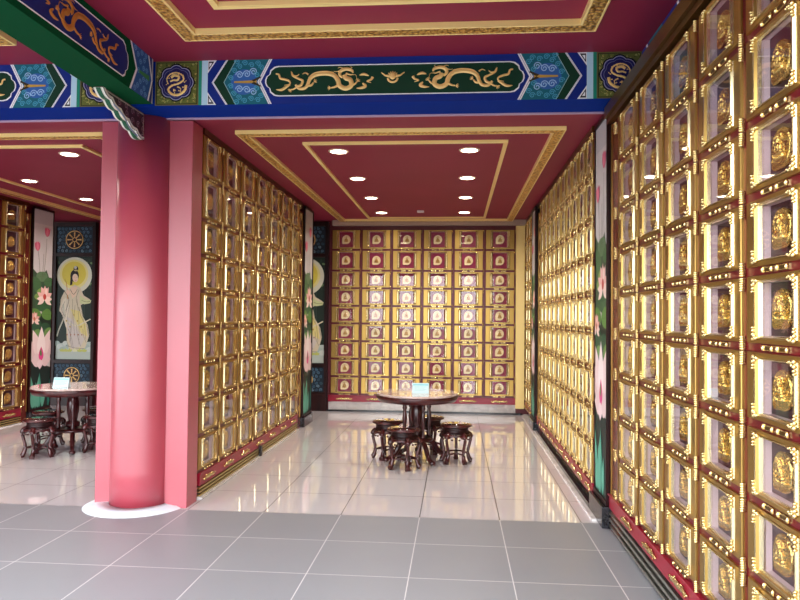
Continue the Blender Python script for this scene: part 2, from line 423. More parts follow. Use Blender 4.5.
def niche(x, y, z, rotz, w, h, label, group, med='gold_med', ydep=.0):
    K = kit(w, h)
    t = thing('niche', label, 'niche', (x, y, z-.016), rotz, group)
    link('case', K['case'], t); link('frame', K['frame'], t); link('back_panel', K['back' if med == 'gold_pale' else 'back2'], t)
    link('medallion', medmesh(med), t, (0, .0162, K['mid']))
    link('glass_pane', K['glass'], t)
    for sx in (-1, 1):
        for z_, sz in ((K['c0'], 1), (K['c1'], -1)): link('corner_ornament', CORN[sx, sz], t, (sx*K['cx'], -.021, z_))
    link('stile_ornament', CROSS, t, (w/2-.0105, -.012, 0)); link('stile_ornament', CROSS2, t, (w/2-.0105, -.012, h))
    for px in ((-.055, .055) if w > .4 else (0,)): link('name_plate', PLATE, t, (px, 0, 0.0165))
    return t
def rowlab(r): return 'top row' if r == 8 else 'bottom row' if r == 0 else ORD[r]+' row up'
# near right wall: faces -x  (local -y -> world -x : rotz = -90deg => local y -> world x)
def col_run(ys, w, x, rotz, wall, colname, group, rows=ROWS, med='gold_med'):
    for c, yc in enumerate(ys):
        for r, (z, h) in enumerate(rows):
            niche(x, yc, z, rotz, w, h, 'gold niche on %s, %s, %s' % (wall, rowlab(r), colname(c)), group, med)
wn = .51
col_run([4.77-wn*(i+.5) for i in range(5)], wn, XN, -PI/2, 'nearest right wall', lambda c: ORDC[c]+' column from its lotus panel', 'niches on the nearest right wall')
wl = .505
col_run([5.43+wl*(i+.5) for i in range(7)], wl, XL, PI/2, 'left bay wall', lambda c: ORDC[c]+' column from the red pillar', 'niches on the left wall of the bay', ROWS_BAY)
wr = .345
col_run([5.535+wr*(i+.5) for i in range(10)], wr, XR, -PI/2, 'right bay wall', lambda c: ORDC[c]+' narrow column past the lotus', 'narrow niches on the right wall of the bay', ROWS_BAY)
col_run([9.80+wr*(i+.5) for i in range(3)], wr, XR, -PI/2, 'far right corner', lambda c: ORDC[c]+' column past dark strip', 'niches in the far right corner', ROWS_BAY)
col_run([8.965-wl*.5], wl, -5.97, PI/2, 'far left wall', lambda c: 'beside its lotus panel', 'niches on the far left wall', ROWS_BAY)
wb = .492
x0b = -2.015
for c in range(6):
    for r, (z, h) in enumerate(ROWS):
        niche(x0b+wb*(c+.5), YB, z, 0, wb, h, 'square red niche on back wall, %s, %s column from left' % (rowlab(r), ORDC[c]), 'niches on the back wall', 'gold_pale')
for r, (z, h) in enumerate(ROWS):
    niche(-6.95, YB, z, 0, wb, h, 'gold niche beside the left goddess panel, %s' % rowlab(r), 'niches left of the white robed painting', 'gold_pale')

# caps and end strips of the niche walls
struct('trim_%d' % k, bev := MB().box(XN-.03, XN+.16, 1.0, 5.04, 2.93, 2.965).box(XN-.05, XN+.18, 1.0, 5.045, 2.97, 3.05), 'bronze'); k += 1
struct('trim_%d' % k, MB().box(XR-.015, XR+DEP, 5.56, YB-.1, 3.015, ZC-.001), 'bronze'); k += 1
struct('trim_%d' % k, MB().box(XL-DEP, XL+.012, 5.47, 9.1, 3.015, ZC-.001), 'bronze'); k += 1
struct('trim_%d' % k, MB().box(-5.97-DEP, -5.97+.012, 5.47, 9.05, 3.015, ZC-.001), 'bronze'); k += 1
# plain lacquer panelling where the niches go on beyond the frame
struct('trim_%d' % k, MB().box(XN+.002, XN+DEP, 1.0, 2.22, 0.0, 2.925), 'lacquer'); k += 1
struct('trim_%d' % k, MB().box(-5.97-DEP, -5.97-.002, 5.47, 8.455, 0.0, 2.925), 'lacquer'); k += 1
def end_strip(x0, x1, y0, y1, sx, label):
    """dark lacquer strip with gilt ornaments at every row"""
    t = thing('lacquer_strip', label, 'strip', ((x0+x1)/2, (y0+y1)/2, 0))
    w, d = (x1-x0)/2, (y1-y0)/2
    MB().box(-w, w, -d, d, 0, 2.92).obj('panel', 'strip', t)
    fx = -w if sx < 0 else w
    for r in range(10):
        z = ROWS[r][0] if r < 9 else 2.86
        mb = MB()
        for i in range(7):
            mb.ell((fx, 0, z+(i-3)*.012), (.014, d*.5*(1-abs(i-3)*.15), .007), 6, 4)
        mb.obj('ornament', 'gold_bright', t)
    for s_ in (-1, 1):
        MB().box(fx-.006, fx+.006, s_*d*.9-.008, s_*d*.9+.008, 0.15, 2.92).obj('gilt_edge', 'gold', t)
end_strip(XN-.0, XN+DEP, 4.785, 5.03, -1, 'dark lacquer strip with gilt ornaments beside the near lotus panel')
end_strip(XR, XR+DEP, 9.0, 9.22, -1, 'dark lacquer strip far down the right bay wall')
end_strip(XL-DEP, XL, 8.97, 9.16, 1, 'dark lacquer strip at the far end of the left bay wall')
end_strip(-5.97-DEP, -5.97, 8.97, 9.1, 1, 'dark lacquer strip between far left niches and lotus panel')
# gold corner pilaster at the right of the back wall
t = MB().box(.94, 1.075, YB-.05, YB+DEP, .1, 2.97).obj('corner_pilaster', 'mould_plain'); bevel(t)
tag(t, 'plain pale gold pilaster in the right corner of the back wall', 'pilaster')

# ------------------------------------------------------------------ plinths under the niches
def scroll_mesh(wd=.24):
    mb = MB()
    for i in range(9):
        u = (i-4)/4; mb.ell((u*wd/2, -.006, 0), (.022, .010, .022*(1-abs(u)*.7)), 8, 4)
    for sx in (-1, 1):
        mb.ridge([(sx*(.03+.085*t), .018*math.sin(t*5)) for t in [i/10 for i in range(11)]], .010, .012, -.004)
    return mb
SCR = scroll_mesh().data('scroll_ornament', 'gold_bright')
SCRN = scroll_mesh(.15).data('scroll_ornament', 'gold_bright')
def plinth(name, axis, sx, face, a0, a1, cols, w, kick, louvre, lips=True, dz=0):
    """red board with gilt scrolls over a slatted vent; built in local space: x along the wall, -y outwards"""
    ln = a1-a0; mid = (a0+a1)/2
    if axis == 'y': loc = (face, mid, 0); rz = PI/2 if sx > 0 else -PI/2
    else: loc = (mid, face, 0); rz = 0
    mb = MB().box(-ln/2, ln/2, -.012, DEP, .155-dz, .248-dz).box(-ln/2, ln/2, -.022, DEP, .248-dz, .2585-dz)
    o = struct(name, mb, 'plinth_red', loc, rz)
    kk = MB().box(-ln/2, ln/2, .02, DEP, 0, .154-dz); kk.obj('kick', kick, o)
    if louvre:
        lv = MB()
        for i in range(3): st = (.136-dz)/3; lv.box(-ln/2, ln/2, -.012, .02, .02+i*st,   .02+i*st+.4*st)
        lv.obj('louvre', louvre, o)
    if lips: MB().box(-ln/2, ln/2, -.035, .02, 0, .014).obj('lip', 'white_marble', o)
    for c in cols:
        u = (c-mid)*(1 if (axis == 'x' or sx > 0) else -1)
        link('scroll_ornament', SCR if w > .4 else SCRN, o, (u, -.014, .202-dz))
    return o
plinth('baseboard_left', 'y', 1, XL, 5.49, 8.965, [5.43+wl*(i+.5) for i in range(7)], wl, 'black', 'vent_gold', dz=.05)
plinth('baseboard_right', 'y', -1, XR, 5.535, 8.985, [5.535+wr*(i+.5) for i in range(10)], wr, 'granite', None, dz=.05)
plinth('baseboard_right_far', 'y', -1, XR, 9.235, 10.83, [9.80+wr*(i+.5) for i in range(3)], wr, 'granite', None, dz=.05)
plinth('baseboard_right_front', 'y', -1, XN, 2.22, 5.04, [4.77-wn*(i+.5) for i in range(5)], wn, 'black', 'steel', False)
plinth('baseboard_back', 'x', 1, YB, -2.03, .945, [x0b+wb*(i+.5) for i in range(6)], wb, 'white_marble', None, False)
plinth('baseboard_far_left', 'y', 1, -5.97, 8.46, 8.965, [8.965-wl*.5], wl, 'black', 'vent_gold', dz=.05)
struct('baseboard_back_strip', MB().box(-2.85, 1.05, YB-.04, YB-.001, 0, .028), 'granite')  # black granite strip along the foot of the back wall
struct('baseboard_curb', MB().box(XR-.075, XR-.04, 5.24, 10.7, 0, .016), 'white_marble')
struct('baseboard_granite', MB().box(XR-.0395, XR+.019, 5.545, 9.23, 0, .05), 'granite')

# ------------------------------------------------------------------ lotus paintings
def lotus_paint(w, h):
    P = Paint(); s = w/2
    P.rect(-s, s, 0, h, (206, 200, 198))
    P.rect(-s, s, h*.93, h, (190, 186, 188))
    P.poly([(-s, 0), (s, 0), (s, h*.2), (-s, h*.24)], (30, 48, 44))
    P.poly([(-s, h*.3), (s, h*.34), (s, h*.47), (s*.3, h*.52), (-.2*s, h*.45), (-s, h*.5)], (34, 52, 40))
    P.poly([(-s, h*.5), (s, h*.47), (s, h*.62), (s*.4, h*.7), (-s*.2, h*.66), (-s, h*.7)], (60, 84, 62))
    rnd = random.Random(11)
    def leaf(x, z, r, c): P.ell(x, z, r, r*.55, c, 18, rnd.uniform(-.5, .5)); P.stroke([(x-r*.8, z), (x+r*.8, z+.01)], .003, tuple(int(v*.8) for v in c))
    for z, c in ((.66, (98, 128, 92)), (.62, (72, 110, 70)), (.57, (130, 160, 88)), (.52, (58, 98, 64)), (.47, (96, 140, 70)), (.42, (50, 88, 62)), (.37, (110, 150, 82)), (.33, (40, 76, 56))):
        for q in range(3): leaf(rnd.uniform(-.7, .7)*s, h*(z+rnd.uniform(-.02, .02)), s*rnd.uniform(.35, .6), c)
    for q in range(9):    # teal blades at the foot
        x = rnd.uniform(-.9, .9)*s; P.petal(x, 0, PI/2+rnd.uniform(-.25, .25), h*rnd.uniform(.08, .19), s*.4, rnd.choice([(66, 150, 128), (40, 118, 104), (96, 170, 146)]))
    def stem(x0, z0, x1, z1): P.stroke(smoothline([(x0, z0), ((x0+x1)/2+.01, (z0+z1)/2), (x1, z1)]), .006, (92, 92, 66))
    def flower(x, z, r, c1, c2, heart):
        for a in (.15, .85, .35, .65, .5): P.petal(x, z, PI*a, r*1.15, r*.5, c1)
        for a in (-.15, 1.15, .0, 1.0): P.petal(x, z, PI*a, r*1.1, r*.42, c2)
        P.petal(x, z, PI*.42, r, r*.42, c2); P.petal(x, z, PI*.6, r, r*.42, c1)
        P.ell(x, z+r*.18, r*.22, r*.25, heart)
    stem(.1*s, h*.66, .35*s, h*.86); stem(-.3*s, h*.68, -.55*s, h*.8); stem(-.1*s, h*.64, .05*s, h*.78)
    for x, z, a in ((.35*s, h*.87, 1.45), (-.55*s, h*.79, 1.7)):
        for d in (-.45, .45, -.2, .2, 0): P.petal(x, z, a+d, s*.62, s*.26, (214, 92, 124) if d else (232, 130, 152))
    flower(.25*s, h*.55, s*.75, (240, 190, 182), (248, 220, 210), (190, 70, 60))
    flower(-.75*s, h*.44, s*.5, (232, 170, 160), (246, 214, 204), (200, 120, 90))
    # the big pale bloom with the magenta heart
    bx, bz = 0, h*.24
    for a, c in ((.22, (226, 196, 196)), (.78, (226, 196, 196)), (.36, (240, 216, 214)), (.64, (240, 216, 214)), (.5, (248, 232, 230)), (.0, (232, 204, 204)), (1.0, (232, 204, 204))):
        P.petal(bx, bz, PI*a, h*.17 if .1 < a < .9 else s, s*.85, c)
    P.petal(bx, bz-.02, PI*.5, h*.075, s*.5, (222, 70, 140)); P.petal(bx, bz+.05, PI*.55, h*.04, s*.2, (90, 130, 70))
    P.petal(-.1*s, bz+.01, -PI*.5, h*.05, s*.6, (240, 214, 216))
    P.v = [(max(-s, min(s, a)), b, max(0, min(h, c))) for a, b, c in P.v]
    return P
LOT = {}
def lotus_panel(x, y, rotz, w, z0, z1, label):
    h = z1-z0
    t = thing('lotus_panel', label, 'painting', (x, y, z0), rotz)
    mb = MB().box(-w/2-.006, w/2+.006, .012, .03, 0, h).box(-w/2-.006, -w/2, .004, .012, 0, h).box(w/2, w/2+.006, -.004, .012, 0, h).box(-w/2, w/2, -.004, .012, 0, .03).box(-w/2, w/2, -.004, .012, h-.03, h)
    mb.obj('frame', 'wood_dark', t)
    lotus_paint(w, h-.06).obj('painted_panel', t, (0, .012, .03))
lotus_panel(XN-.026, 5.29, -PI/2, .45, .16, 3.04, 'lotus painting on the right, nearest the camera below the blue beam')
lotus_panel(XL+.04, 9.44, PI/2, .5, .14, 3.03, 'lotus painting at the far end of the left bay wall')
lotus_panel(XR-.04, 9.5, -PI/2, .44, .14, 3.03, 'lotus painting in the far right of the bay')
lotus_panel(-5.97+.04, 9.36, PI/2, .46, .14, 3.03, 'lotus painting at far left beside the goddess panel')
def foot(name, x0, x1, y0, y1, h, label):
    o = MB().box(x0, x1, y0, y1, 0, h).obj(name, 'granite'); bevel(o, .006); tag(o, label, 'plinth')
foot('granite_foot', XN-.06, XN+DEP, 5.05, 5.53, .155, 'black granite foot under the nearest right lotus painting')
foot('granite_foot', XL-.08, XL+.06, 9.17, 9.72, .135, 'black granite foot under the left bay lotus painting')
foot('granite_foot', XR-.065, XR+DEP, 9.22+.02, 9.75, .135, 'black granite foot under the far right lotus painting')
foot('granite_foot', -5.97-.08, -5.97+.06, 9.1, 9.62, .135, 'black granite foot under the far left lotus painting')
# wall filling behind the two right lotus panels
struct('wall_pier', MB().box(XR+.012, XR+DEP+.004, 5.055, 5.53, .156, ZC), 'wood_dark')
struct('wall_pier_far', MB().box(XR+.02, XR+DEP+.004, 9.23, 9.79, .14, ZC), 'wood_dark')

# ------------------------------------------------------------------ painted goddess panels on the back wall
def q(x, y): return ((x-78)*.0160, (309-y)*.0163)
def goddess():
    P = Paint(); w = .315; h = .855
    P.rect(-w, w, -h, h, (34, 50, 42))
    rnd = random.Random(5)
    for i in range(46):
        x = rnd.uniform(-w+.03, w-.03); z = rnd.uniform(.3, h-.03); P.ell(x, z, .03, .018, rnd.choice([(84, 116, 66), (58, 90, 58), (44, 66, 52), (110, 140, 92)]), 8, rnd.random()*3)
    for i in range(14):
        x = rnd.uniform(-w+.02, w-.02); P.stroke([(x, h-.3), (x+.01, -.2)], .005, (62, 82, 76))
    def E(x, y, rx, ry, c, rot=0, n=28): cx, cz = q(x, y); P.ell(cx, cz, rx*.016, ry*.0163, c, n, rot)
    def PL(pts, c): P.poly([q(*p) for p in pts], c)
    def SK(pts, w, c): P.stroke([q(*p) for p in smoothline(pts, 5)], w, c)
    PL([(59, 345), (97, 343), (97, 361), (59, 361)], (186, 200, 192))
    for i in range(12): E(60+i*3.2, 345+(i % 3)*3, 3.4, 2.6, (204, 214, 206) if i % 2 else (170, 190, 184))
    E(77.5, 275.5, 19, 18.5, (222, 224, 202), n=40); E(77, 274.5, 15.5, 15, (234, 226, 150), n=36); E(77, 274, 13, 12.6, (226, 212, 84), n=36)
    # flowing robe
    PL([(71, 290), (67, 292), (63, 300), (62, 312), (66, 316), (70, 330), (71, 344), (74, 352), (80, 350), (84, 352), (91, 349), (95, 336), (93, 326), (88, 318), (85, 306), (90, 303), (96, 303), (95, 300), (88, 296), (84, 288), (78, 285)], (216, 206, 178))
    PL([(84, 296), (90, 300), (96.5, 301), (95, 304), (89, 305), (84, 304)], (206, 214, 160))
    PL([(66, 300), (71, 298), (73, 316), (70, 330), (66, 318), (63, 312)], (228, 220, 198))
    PL([(74, 310), (84, 312), (91, 326), (93, 338), (86, 334), (80, 322)], (224, 212, 140))
    PL([(70, 318), (76, 320), (84, 334), (90, 340), (86, 348), (76, 350), (72, 338)], (212, 204, 196))
    SK([(66, 305), (67, 318), (62, 331), (60, 338)], .022, (196, 198, 176)); SK([(70, 322), (80, 327), (90, 323), (96, 320)], .02, (222, 216, 188))
    for a in ((70, 296, 68, 320), (76, 300, 74, 344), (81, 300, 84, 346), (86, 312, 91, 340), (72, 330, 78, 350)):
        SK([(a[0], a[1]), ((a[0]+a[2])/2+1, (a[1]+a[3])/2), (a[2], a[3])], .005, (120, 108, 84))
    SK([(67, 292), (72, 300), (69, 312)], .008, (96, 84, 66)); SK([(83, 290), (80, 300), (84, 312)], .006, (110, 100, 80))
    PL([(74, 287), (81, 287), (80, 296), (76, 299), (73, 293)], (232, 206, 178))
    SK([(73.5, 290), (77, 295), (81, 290)], .006, (60, 50, 40))
    for a in ((68, 302, 65, 314), (73, 306, 72, 326), (79, 306, 79, 336), (84, 308, 88, 322), (75, 322, 76, 348), (81, 326, 86, 348), (88, 330, 92, 344), (70, 334, 73, 348), (64, 308, 69, 318)):
        SK([(a[0], a[1]), ((a[0]+a[2])/2-1.2, (a[1]+a[3])/2), (a[2], a[3])], .0045, (96, 84, 62))
    for a in ((66, 315, 61, 330), (70, 347, 90, 350), (92, 325, 95, 338), (86, 301, 95, 302), (64, 296, 62, 310)): SK([(a[0], a[1]), ((a[0]+a[2])/2, (a[1]+a[3])/2+1), (a[2], a[3])], .005, (70, 66, 54))
    for a in (70, 74, 78, 82, 86): E(a, 316+(a % 3)*6, .7, .9, (180, 150, 60)); E(a+1, 330+(a % 4)*3, .7, .8, (170, 120, 100))
    # hands and willow vase
    SK([(69, 283), (70, 290), (71, 300)], .012, (206, 140, 70)); E(71, 293, 2, 2.6, (236, 208, 182)); SK([(69, 283), (67, 279)], .005, (120, 80, 50))
    # hair, face, crown
    E(77.8, 276, 4.6, 6.2, (30, 26, 26)); E(79, 269, 2.6, 3, (34, 28, 28)); PL([(73.5, 276), (76, 276), (75.5, 285), (73, 286)], (30, 26, 26))
    E(78.6, 278.3, 3.1, 4.3, (240, 214, 188), .15); SK([(75.6, 274), (79, 272.6), (82, 275)], .010, (34, 28, 28))
    SK([(77, 277.5), (78, 277.3)], .004, (60, 40, 34)); SK([(79.8, 277.5), (80.8, 277.8)], .004, (60, 40, 34)); SK([(78.3, 280.6), (79.8, 280.8)], .005, (190, 70, 60))
    E(78.6, 267.6, 1.6, 1.5, (206, 206, 196)); E(79, 270.5, 2.2, .9, (196, 176, 120))
    for x in (66, 70, 74, 80, 85, 90):
        cx, cz = q(x, 352)
        for a in (.2, .5, .8): P.petal(cx, cz-.02, PI*a, .06, .035, (196, 204, 110) if x % 4 else (224, 224, 180))
    P.v = [(max(-w, min(w, a)), b, max(-h, min(h, c))) for a, b, c in P.v]
    return P
GOD = goddess()
def carved_screen(parent, z0, z1, hw):
    f = MB().box(-hw, hw, .0, .02, z0, z1).obj('carved_screen', mat('screen_back', (34, 46, 58), rough=.5, spec=.2), parent)
    P = Paint(); rnd = random.Random(2); cz = (z0+z1)/2; hh = (z1-z0)/2
    cols = [(86, 122, 148), (64, 100, 124), (120, 150, 168), (52, 84, 104)]
    for r in range(7):
        for c in range(9):
            x = -hw+.035+c*(2*hw-.07)/8+(.015 if r % 2 else -.01); z = -hh+.035+r*(2*hh-.07)/6
            if abs(x) > hw-.02: continue
            P.spiral(x, z, .026, rnd.choice(cols), .009, 1 if (r+c) % 2 else -1, 1.3, rnd.random()*6)
    P.obj('wave_fretwork', f, (0, -.001, cz))
    wh = MB(); n = 28; R = min(hh, hw)*.72
    wh.cur = 0
    for a0, a1, y0, y1 in ((0, R, -.012, 0),):
        b = len(wh.v)
        for y in (y1, y0):
            for i in range(n): wh.vert((a1*math.cos(2*PI*i/n), y, a1*math.sin(2*PI*i/n)))
        for i in range(n): wh.face([b+i, b+(i+1) % n, b+n+(i+1) % n, b+n+i], True)
        wh.face([b+n+i for i in range(n)], False)
    wh.cur = 1
    for R_, w_ in ((R*.93, .014), (R*.22, .012)):
        wh.ridge([(R_*math.cos(2*PI*i/32), R_*math.sin(2*PI*i/32)) for i in range(33)], w_, .01, -.012)
    for i in range(8):
        a = PI/8+PI*i/4 if False else PI*i/4
        wh.ridge([(R*t*math.cos(a), R*t*math.sin(a)) for t in (.28, .45, .62, .78)], [.012, .018, .02, .03], .012, -.012)
    wh.obj('wheel', ['wood_dark', 'gold_paint'], f, (0, -.004, cz))
def goddess_panel(x, label):
    t = thing('goddess_screen', label, 'painted screen', (x, YB-.03, 0))
    w = .365
    MB().box(-w, w, .02, .07, .1, 3.04).box(-w, w, -.02, .07, 0, .1).obj('backboard', 'wood_dark', t)
    fr = MB()
    for xx in (-w, w-.05): fr.box(xx, xx+.05, -.02, .02, .1, 3.04)
    for z in (.1, .70, 2.47, 2.97): fr.box(-w+.05, w-.05, -.02, .02, z, z+.055 if z != .1 else z+.2)
    fr.obj('frame', 'wood_dark', t)
    link('painted_figure', GODM, t, (0, .019, 1.612))
    carved_screen(t, 2.53, 2.965, w-.052); carved_screen(t, .305, .695, w-.052)
GODM = GOD.data('painted_figure')
goddess_panel(-2.415, 'robed figure and moon painting half hidden left of the back niches')
goddess_panel(-6.315, 'fully visible painting of a white robed figure before a yellow moon')

# ------------------------------------------------------------------ main painted beam
BW = (238, 240, 244); BLUE = (15, 44, 132); GRN = (12, 58, 40); TEAL = (24, 104, 122)
def chevron(P, xv, xt, hh, w, col, sg=1):
    """< shaped band, vertex at xv, ends at xt"""
    P.poly([(xv, 0), (xt, hh), (xt+w*sg, hh), (xv+w*sg, 0), (xt+w*sg, -hh), (xt, -hh)], col)
def beam_segment(P, cx, half, hh):
    P.rect(cx-half, cx+half, -hh, hh, BLUE)
    for s in (-1, 1):
        X = lambda d: cx+s*(half-d)      # d: distance inwards from the segment's end
        def pol(pts, c): P.poly([(X(a), b) for a, b in pts], c)
        pol([(0, -hh), (.024, -hh), (.024, hh), (0, hh)], (32, 140, 116))
        pol([(.024, -hh), (.069, -hh), (.069, hh), (.024, hh)], (186, 222, 240))
        for t in (-1, 1):
            pol([(.069, t*hh), (.135, t*hh), (.069, t*hh*.42)], BW)
            pol([(.074, t*hh*.95), (.118, t*hh*.95), (.074, t*hh*.55)], (40, 40, 48))
            pol([(.080, t*hh*.88), (.102, t*hh*.88), (.080, t*hh*.68)], BW)
        # dark green chevron with its white double line
        pol([(.100, 0), (.207, hh), (.222, hh), (.115, 0), (.222, -hh), (.207, -hh)], BW)
        pol([(.115, 0), (.222, hh), (.28, hh), (.19, 0), (.28, -hh), (.222, -hh)], GRN)
        pol([(.1065, 0), (.2135, hh), (.2155, hh), (.1085, 0), (.2155, -hh), (.2135, -hh)], (120, 120, 160))
        pol([(.19, 0), (.28, hh), (.285, hh), (.195, 0), (.285, -hh), (.28, -hh)], (160, 200, 200))
        # swirled teal hexagon
        pol([(.195, 0), (.285, hh), (.53, hh), (.445, 0), (.53, -hh), (.285, -hh)], TEAL)
        pol([(.445, 0), (.53, hh), (.555, hh), (.472, 0), (.555, -hh), (.53, -hh)], BW)
        pol([(.455, 0), (.540, hh), (.543, hh), (.4585, 0), (.543, -hh), (.540, -hh)], (110, 110, 150))
        cxh = .345
        P.ell(X(cxh), 0, .1, .095, (52, 104, 178), 30)
        rnd = random.Random(4)
        for a, b in ((.31, .053), (.365, .058), (.415, .075), (.31, -.053), (.365, -.058), (.415, -.075)):
            P.spiral(X(a), b, .029, (160, 200, 236), .007, s)
        for a, b in ((.245, .03), (.245, -.03), (.27, .085), (.27, -.085), (.31, .115), (.31, -.115), (.35, .14), (.35, -.14), (.40, .125), (.40, -.125), (.45, .135), (.45, -.135), (.475, .105), (.475, -.105), (.29, .15), (.29, -.15), (.44, .05), (.44, -.05)):
            P.spiral(X(a), b, .022, (80, 168, 200), .0055, s)
        pol([(.27, .006), (.44, .012), (.44, -.012), (.27, -.006)], (196, 156, 70))
        pol([(.40, .012), (.47, .04), (.47, .028), (.42, 0)], (60, 50, 30)); pol([(.40, -.012), (.47, -.04), (.47, -.028), (.42, 0)], (60, 50, 30))
    # cartouche with cusped ends
    def cart(gr, col):
        a = half-.57+gr; hz = .105+gr; pts = []
        for sx in (1, -1):
            e = [(a-.01, -hz+.006), (a+.02, -hz+.03), (a+.026, -.052), (a+.046+gr*.3, -.036), (a+.056+gr*.3, -.012), (a+.056+gr*.3, .012), (a+.046+gr*.3, .036), (a+.026, .052), (a+.02, hz-.03), (a-.01, hz-.006)]
            if sx < 0: e = [(-x, -z) for x, z in e]
            pts += [(a-.04, -hz)] + e + [(a-.04, hz)] if sx > 0 else [(-(a-.04), hz)]+e+[(-(a-.04), -hz)]
        P.poly([(cx+x, z-.0) for x, z in pts], col)
    cart(.008, BW); cart(0, GRN)
def dragon(mb, fx, ox, oz, sc_):
    """gilt relief dragon traced from its outline; fx = +1 faces right"""
    T = lambda p: (ox+fx*(p[0]-400)*sc_, oz-(p[1]-180)*sc_)
    def S(pts, w0, w1=None, wm=None, h=.006):
        L_ = [T(p_) for p_ in smoothline(pts, 5)]; n = len(L_)
        w1 = w0 if w1 is None else w1
        ws = []
        for i in range(n):
            t = i/(n-1); w_ = w0+(w1-w0)*t
            if wm: w_ += wm*math.sin(PI*t)
            ws.append(max(w_, .5)*sc_)
        mb.ridge(L_, ws, h, 0)
    S([(195, 120), (205, 150), (250, 172), (272, 185), (262, 212), (232, 222)], 4, 16, 6)
    S([(225, 210), (250, 236), (290, 232), (308, 205), (322, 172), (355, 148), (420, 138), (478, 150), (508, 185), (520, 222), (560, 240), (596, 222), (590, 185), (560, 172), (550, 150)], 16, 30, 6)
    S([(310, 165), (350, 134), (420, 124), (480, 132)], 3, 3, 4)          # back fin
    S([(540, 168), (520, 150), (525, 125), (560, 112), (600, 122), (606, 140)], 14, 10, 12)   # head
    S([(560, 140), (590, 150), (606, 148)], 12, 6); S([(530, 118), (500, 128), (480, 126)], 8, 2); S([(545, 108), (520, 100), (505, 106)], 6, 2); S([(575, 112), (600, 104), (590, 96)], 4, 2)
    S([(606, 150), (625, 152), (632, 175), (624, 188)], 4, 2)
    def claw(x, y, a0):
        for d in (-.9, -.3, .3, .9): S([(x, y), (x+13*math.cos(a0+d), y+13*math.sin(a0+d)), (x+20*math.cos(a0+d*.8), y+20*math.sin(a0+d*.8))], 8, 2)
    S([(305, 215), (330, 215), (345, 198)], 20, 10); claw(350, 192, -.6)
    S([(515, 215), (485, 230), (462, 234)], 18, 9); claw(458, 235, PI)
    S([(590, 225), (620, 212), (634, 196)], 16, 9); claw(636, 194, -.8)
    S([(235, 225), (210, 240), (196, 240)], 14, 8); claw(194, 242, 2.4)
    # flame ribbons
    S([(92, 135), (112, 140), (122, 165), (150, 172), (182, 184), (186, 205), (150, 212)], 10, 4, 8)
    S([(95, 240), (130, 242), (160, 226), (190, 210)], 3, 4, 16); S([(270, 140), (290, 132), (312, 144)], 4, 12)
    S([(200, 125), (212, 148), (236, 150), (248, 140)], 3, 5, 5)
    S([(650, 155), (680, 148), (712, 160)], 3, 4, 14); S([(738, 168), (726, 185), (700, 195), (728, 205)], 20, 4); S([(632, 240), (665, 238), (690, 226), (672, 208)], 4, 10, 14)
def pearl(mb, ox, oz, s):
    for i in range(7):
        a = PI*(.08+.84*i/6); mb.ridge([(ox+.012*math.cos(a)*s, oz+.008*math.sin(a)*s), (ox+.03*math.cos(a)*s, oz+.026*math.sin(a)*s)], [.014*s, .004*s], .006)
    for sx in (-1, 1): mb.ridge([(ox+sx*.015*s, oz), (ox+sx*.04*s, oz+.004*s), (ox+sx*.062*s, oz+.02*s)], [.016*s, .01*s, .005*s], .006)
    mb.ell((ox, -.004, oz), (.018*s, .008, .02*s), 10, 6)
    mb.ridge([(ox+.026*s*math.cos(PI*(1+i/8)), oz-.01*s+.022*s*math.sin(PI*(1+i/8))) for i in range(9)], .012*s, .006)
def square_medallion(P, cx, half):
    P.rect(cx-half, cx+half, -.1655, .1655, (112, 104, 60)); P.rect(cx-half+.008, cx+half-.008, -.157, .157, (20, 26, 16)); P.rect(cx-half+.014, cx+half-.014, -.152, .152, (104, 112, 52))
    rnd = random.Random(9)
    for i in range(260):
        x = cx+rnd.uniform(-half+.02, half-.02); z = rnd.uniform(-.145, .145)
        P.spiral(x, z, .008, rnd.choice([(186, 184, 110), (60, 74, 30), (200, 176, 100)]), .0035, 1, .8, rnd.random()*6)
    def lob(r, k_, c):
        n = 64; P.poly([(cx+(r*(1+k_*abs(math.sin(4*2*PI*i/n)))*math.cos(2*PI*i/n+PI/8)), r*(1+k_*abs(math.sin(4*2*PI*i/n)))*math.sin(2*PI*i/n+PI/8)) for i in range(n)], c)
    lob(.128, .12, (14, 18, 20)); lob(.118, .12, (170, 170, 200)); lob(.113, .12, (36, 38, 100)); lob(.1, .1, (120, 120, 160)); lob(.097, .1, (34, 30, 84))
def coil(mb, cx, fl=1):
    T = lambda p: (cx+fl*p[0], p[1])
    def S(pts, w0, w1): L_ = [T(p_) for p_ in smoothline(pts, 5)]; n = len(L_); mb.ridge(L_, [w0+(w1-w0)*i/(n-1)+.004*math.sin(9*i) for i in range(n)], .008)
    S([(-.06, -.01), (-.072, .03), (-.045, .065), (0, .075), (.045, .055), (.055, .02), (.02, -.005), (-.03, -.02), (-.06, -.05), (-.03, -.085), (.02, -.09), (.065, -.06), (.075, -.02)], .012, .034)
    S([(-.04, .04), (-.015, .055), (.02, .045), (.01, .02), (-.02, .02), (-.045, .01)], .034, .018)
    for a in range(10):
        t = a*2*PI/10; S([(.06*math.cos(t), .06*math.sin(t)), (.088*math.cos(t+.25), .088*math.sin(t+.25))], .014, .004)
    S([(-.005, .07), (.0, .085)], .01, .003); S([(.01, -.03), (.035, -.045), (.03, -.07)], .018, .008); S([(-.02, -.05), (.0, -.06)], .02, .01)

